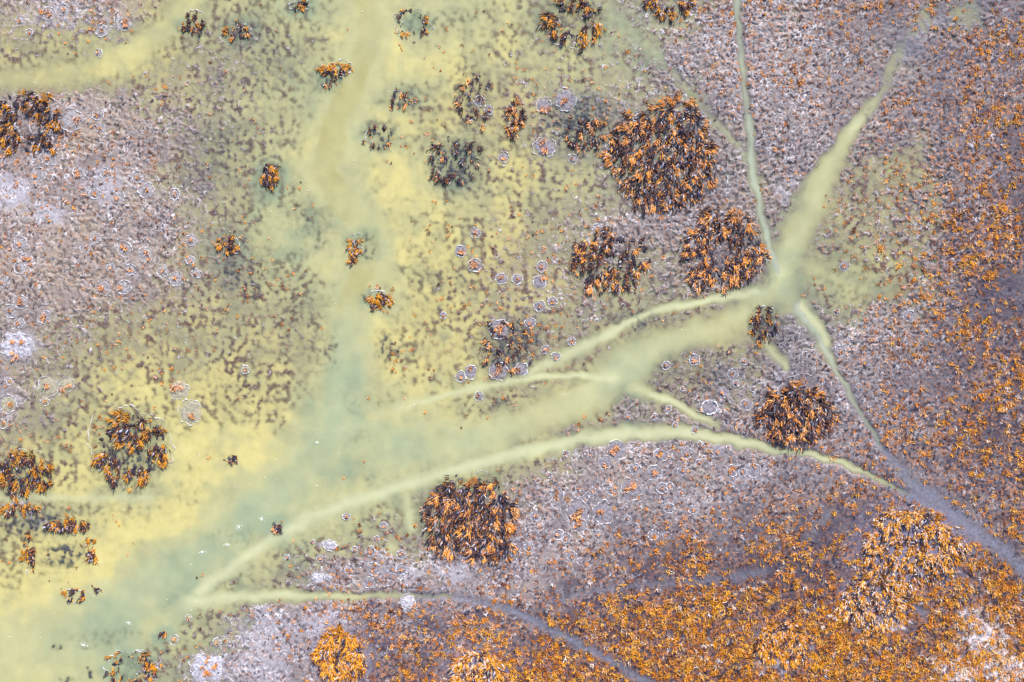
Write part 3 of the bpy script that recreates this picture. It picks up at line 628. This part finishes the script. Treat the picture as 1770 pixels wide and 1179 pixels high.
# ------------------------------------------------------------------ ringed tussocks
ORD = ['first','second','third','fourth','fifth','sixth','seventh','eighth','ninth','tenth','eleventh','twelfth','thirteenth','fourteenth']
def tussock(u, v, r, label, seed, clean=False):
    rs = np.random.RandomState(seed); org = (wx(u), wy(v), 0.0)
    e = empty('ringed_tussock', org, label, 'tussock', 'ringed tussocks on the flat')
    grey = (u > 1000 or r > 11)
    obj('mud_pad', pad_mesh('mud_pad', u, v, r * .92, r * .92 * rs.uniform(.85, 1.1), rs, *(((140, 134, 138), (180, 174, 180)) if u < 480 and v < 560 else ((126, 120, 132), (158, 152, 162)) if u > 480 else ((158, 152, 132), (184, 178, 156))), org, .03), e)
    two = r > 9 and rs.rand() < .5 and not clean
    if two:
        a = rs.uniform(0, 360)
        for k in range(2):
            obj('froth_rim', rim_mesh('froth_rim', u, v, r * rs.uniform(.9, 1.05), r * rs.uniform(.85, 1.1), .85, rs, math.radians(a + 180 * k), math.radians(a + 180 * k + rs.uniform(110, 170)), -.1, org), e)
    else:
        obj('froth_rim', rim_mesh('froth_rim', u, v, r, r * rs.uniform(.85, 1.12), 1.15 if clean else .8, rs, gap=-.3 if clean else rs.uniform(.0, .45), origin=org, wob=.04 if clean else .1), e)
    if not clean:
        for k in range(1 if r < 11 else rs.randint(1, 4)):
            du, dv = (rs.randn(2) * r * .3) if r >= 11 else rs.randn(2) * r * .1
            obj('grass_tuft', tuft_mesh('grass_tuft', u + du, v + dv, int(9 + r), r * .13, r * .13, .10 + .012 * r, .032, rs.uniform(0, 6.28), 1.2, .55, [(1, PEACH), (.6, ORANGE), (.25, DARK)], rs, org, 2, .03), e)
sd = 100
for phrase, lst in RINGS:
    lst = sorted(lst); n = len(lst)
    for i, (u, v, r) in enumerate(lst):
        size = 'tiny' if r < 6.5 else 'small' if r < 10 else 'mid-sized' if r < 15 else 'large'
        place = 'leftmost' if i == 0 else 'rightmost' if i == n - 1 else ORD[i] + ' from left'
        sd += 1
        tussock(u, v, r, '%s white-rimmed tussock, %s of those %s' % (size, place, phrase), sd)
tussock(*CLEAN, 'cleanest complete white ring, alone below the short pale creek', 77, True)
for (u, v, r, lb) in PADS:
    rs = np.random.RandomState(int(u + v)); org = (wx(u), wy(v), 0.0)
    e = empty('salt_pad', org, lb, 'salt pad', 'pale salt pads')
    obj('crust', pad_mesh('crust', u, v, r, r * .85, rs, (168, 162, 176), (206, 204, 214), org, .06, wob=.25), e)
    obj('froth_rim', rim_mesh('froth_rim', u, v, r * 1.02, r * .87, .8, rs, origin=org, wob=.2, gap=.1), e)
    if r > 20:
        for k in range(7):
            du, dv = rs.randn(2) * r * .45
            obj('grass_tuft', tuft_mesh('grass_tuft', u + du, v + dv, 14, 1.4, 1.4, .24, .034, rs.uniform(0, 6.28), 1., .6, [(1, ORANGE), (.5, PEACH)], rs, org, 2, .06), e)

# froth patches floating in the main channel
FROTH = [(413,911,10,'bright froth patch in the main channel, the upper right one of the lower channel'),(349,955,8,'bright froth patch in the middle of the lower main channel'),(392,942,7,'faint froth patch between the two bright ones'),
         (222,1077,7,'small froth patch low in the main channel'),(144,1115,9,'wide thin froth patch near the drowned dark spot'),(548,765,5,'tiny froth patch beside the channel fork'),(452,897,8,'froth patch by the bank of the lower main channel')]
for (u, v, r, lb) in FROTH:
    rs = np.random.RandomState(int(u * 3 + v)); P = []; F = []; n0 = 0
    for k in range(int(r * 5)):
        q = abs(rs.randn()) * .45 * r; a = rs.uniform(0, 6.28); x = wx(u + q * math.cos(a)); y = wy(v + q * math.sin(a) * .7); br = rs.uniform(.012, .042) * (1.2 if q < r * .3 else .8)
        rr = [(0, 1), (.75, .7), (1, 0)]
        for (fr, fz) in rr:
            for j in range(6):
                P.append((x + br * fr * math.cos(j * 1.047), y + br * fr * math.sin(j * 1.047), .004 + br * .6 * fz))
        for lv in range(2):
            for j in range(6): F.append((n0 + lv * 6 + j, n0 + (lv + 1) * 6 + j, n0 + (lv + 1) * 6 + (j + 1) % 6, n0 + lv * 6 + (j + 1) % 6))
        n0 += 18
    P = np.array(P, np.float32)
    me = mesh_local('froth_patch', P, np.array(F, np.int32), np.tile(col(226, 232, 222), (len(P), 1)), FOAM, (wx(u), wy(v), 0))
    o = obj('froth_patch', me, None, (wx(u), wy(v), 0)); o['label'] = lb; o['category'] = 'froth'; o['group'] = 'froth patches on the main channel'

# ------------------------------------------------------------------ uncountable ground cover
def cover(name, label, n, dens, nb, L, w, sets, spread, rs, flow=None, su=1.6, seg=2, lean=.62, hot_far=None, zmax=None, lmul=None):
    u = rs.uniform(-80, 1850, n); v = rs.uniform(-80, 1260, n)
    m = rs.rand(n) < dens(u, v); u, v = u[m], v[m]; k = len(u)
    lm = (lmul(u, v) if lmul else np.ones(k)) * rs.uniform(.65, 1.3, k)
    a0 = rs.uniform(0, 2 * np.pi, k) if flow is None else flow + rs.randn(k) * .9
    U_ = np.repeat(u, nb) + rs.randn(k * nb) * su * np.repeat(lm, nb); V_ = np.repeat(v, nb) + rs.randn(k * nb) * su * np.repeat(lm, nb)
    A = np.repeat(a0, nb) + rs.randn(k * nb) * spread; LL = L * np.repeat(lm, nb) * rs.uniform(.6, 1.2, k * nb)
    # palette chosen per crumb, varied per blade
    cp = sets(u, v, rs); cr = np.repeat(cp, nb, axis=0) * rs.uniform(.75, 1.12, (k * nb, 1)).astype(np.float32)
    P, F, Cc = blade_arrays(U_, V_, gz(U_, V_) + .01, LL, w * rs.uniform(.6, 1.2, k * nb), A, np.clip(lean + rs.randn(k * nb) * .12, .1, .95), cr, seg, rs)
    me = add_mesh(name, P, F); add_col(me, 'Col', Cc); me.materials.append(REED)
    o = obj(name, me); o['kind'] = 'stuff'; o['label'] = label; o['category'] = 'ground cover'
    return o
def patch(u, v, s, seed): return perlin(u / s, v / s, seed)
def freeu(u, v): return np.clip(1 - smp(CH, u, v) * 2, 0, 1) * np.clip(1 - smp(DRY, u, v) * 1.6, 0, 1) * (1 - .9 * smp(HO, u, v)) * (1 - .9 * smp(RG, u, v)) * (1 - .85 * smp(GC, u, v))
def d_or(u, v):
    o_ = smp(Of, u, v); p = patch(u, v, 8, 51) * .75 + patch(u, v, 26, 52) * .4 + patch(u, v, 85, 53) * .5
    return sst(.66 - o_ * .78, .98 - o_ * .62, p + .36) * freeu(u, v) * (1 - .1 * smp(CR_GLARE, u, v)) * np.clip(.12 + o_ * 1.1, 0, 1)
def c_or(u, v, rs):
    n = len(u); g = sst(.35, .85, smp(Of, u, v) + rs.randn(n) * .12 + sst(1300, 1750, u) * .18); out = pick(rs, n, [(1, ORANGE), (.5, RUST), (.3, PEACH)])
    gg = pick(rs, n, [(1, GOLD), (.25, ORANGE), (.08, PALE), (.22, RUST), (.12, DARK)]); m = rs.rand(n) < g; out[m] = gg[m]
    m2 = rs.rand(n) < smp(CR_GLARE, u, v) * .6; out[m2] = pick(rs, n, [(1, PALE), (.5, GOLD)])[m2]  # pale blades on crust, and in the painted glare at the bottom right
    return out
cover('orange_glasswort', 'short orange and gold glasswort covering the lower right flat', 88000, d_or, 8, .215, .029, c_or, 1.3, np.random.RandomState(61), lmul=lambda u, v: .6 + .75 * smp(Of, u, v))
def d_pe(u, v):
    q = smp(Of, u, v) + smp(Mf, u, v) * .25; return np.clip(q * .8, 0, .5) * freeu(u, v) * sst(-.1, .4, patch(u, v, 11, 55) + .1) * (smp(H, u, v) > -.03)
cover('pale_orange_seedlings', 'scattered peach coloured seedlings on the grey flat', 26000, d_pe, 4, .14, .026, lambda u, v, rs: pick(rs, len(u), [(1, PEACH), (.7, ORANGE), (.4, RUST)]), 1.6, np.random.RandomState(62), su=1.0)
def d_dk(u, v):
    h = smp(H, u, v); return (h > -.03) * (h < .2) * (1 - .85 * sst(.3, .5, smp(Wf, u, v))) * np.clip(.22 + .4 * (1 - smp(Mf, u, v)) + .5 * smp(Of, u, v), 0, .95) * freeu(u, v) * sst(0, .5, patch(u, v, 8, 57) + .15) * (1 - smp(CR_GLARE, u, v))
cover('brown_sedge_stubble', 'dark brown sedge stubble speckling the flat and shallows', 70000, d_dk, 4, .15, .024, lambda u, v, rs: pick(rs, len(u), [(1, DARK), (.35, RUST), (.15, PEACH)]), 1.2, np.random.RandomState(63), su=1.1)
def d_wh(u, v):
    return np.clip(smp(Qf, u, v) * 1.0, 0, .8) * freeu(u, v) * sst(0, .5, patch(u, v, 12, 59) + .1) * (smp(H, u, v) > -.02)
cover('bleached_stalks', 'bleached white stalks lying on the grey flat', 22000, d_wh, 3, .22, .014, lambda u, v, rs: pick(rs, len(u), [(1, [col(216, 214, 226), col(196, 194, 208)])]), .7, np.random.RandomState(64), su=1.2, lean=.93)

rs = np.random.RandomState(66); n = 2600
fu = rs.uniform(-60, 1400, n); fv = rs.uniform(-60, 1240, n)
k = (smp(H, fu, fv) < -.09) & (rs.rand(n) < .05 + .16 * sst(-.1, .5, perlin(fu / 60, fv / 60, 67))); fu, fv = fu[k], fv[k]; n = len(fu)
br = rs.uniform(.02, .055, n); P = []; Fq = []
for fr, fz in ((1, 0), (.7, .7), (.1, 1)):
    for j in range(6): P.append(np.stack([wx(fu) + br * fr * math.cos(j * 1.047), wy(fv) + br * fr * .8 * math.sin(j * 1.047), .004 + br * .5 * fz], -1))
P = np.stack(P, 1).reshape(-1, 3); b0 = (np.arange(n) * 18)[:, None]
Fq = np.concatenate([b0 + np.array([[l * 6 + j, l * 6 + (j + 1) % 6, l * 6 + 6 + (j + 1) % 6, l * 6 + 6 + j]]) for l in range(2) for j in range(6)], 0)
me = add_mesh('froth_flecks', P, Fq); add_col(me, 'Col', np.tile(col(228, 230, 216), (len(P), 1))); me.materials.append(FOAM)
o = obj('froth_flecks', me); o['kind'] = 'stuff'; o['label'] = 'tiny white froth flecks drifting on the silty water'; o['category'] = 'froth'

# ------------------------------------------------------------------ light, sky, camera
el = math.radians(38); hd = Vector((.38, 1.0, 0)).normalized()
to_sun = Vector((hd.x * math.cos(el), hd.y * math.cos(el), math.sin(el)))
sl = bpy.data.lights.new('sun', 'SUN'); sl.energy = 4.2; sl.angle = math.radians(.6); sl.color = (1, .955, .89)
so = bpy.data.objects.new('sun', sl); C.objects.link(so); so.rotation_euler = (-to_sun).to_track_quat('-Z', 'Y').to_euler(); so.location = (0, 0, 80)
w = bpy.data.worlds.new('World'); bpy.context.scene.world = w; w.use_nodes = True
N, L = w.node_tree.nodes, w.node_tree.links
sky = N.new('ShaderNodeTexSky'); sky.sky_type = 'NISHITA'; sky.sun_disc = False; sky.sun_elevation = el; sky.sun_rotation = math.atan2(hd.x, hd.y)
bg = N['Background']; bg.inputs['Strength'].default_value = .095; L.new(sky.outputs[0], bg.inputs['Color'])
cd = bpy.data.cameras.new('camera'); co = bpy.data.objects.new('camera', cd); C.objects.link(co)
cd.sensor_width = 36; cd.lens = 30; cd.clip_end = 2000; cd.clip_start = 1
co.location = (0, 0, MW * S / 2 / (18 / 30)); co.rotation_euler = (0, 0, 0)
bpy.context.scene.camera = co
vs = bpy.context.scene.view_settings; vs.view_transform = 'Standard'; vs.look = 'None'; vs.exposure = .47; vs.gamma = 1
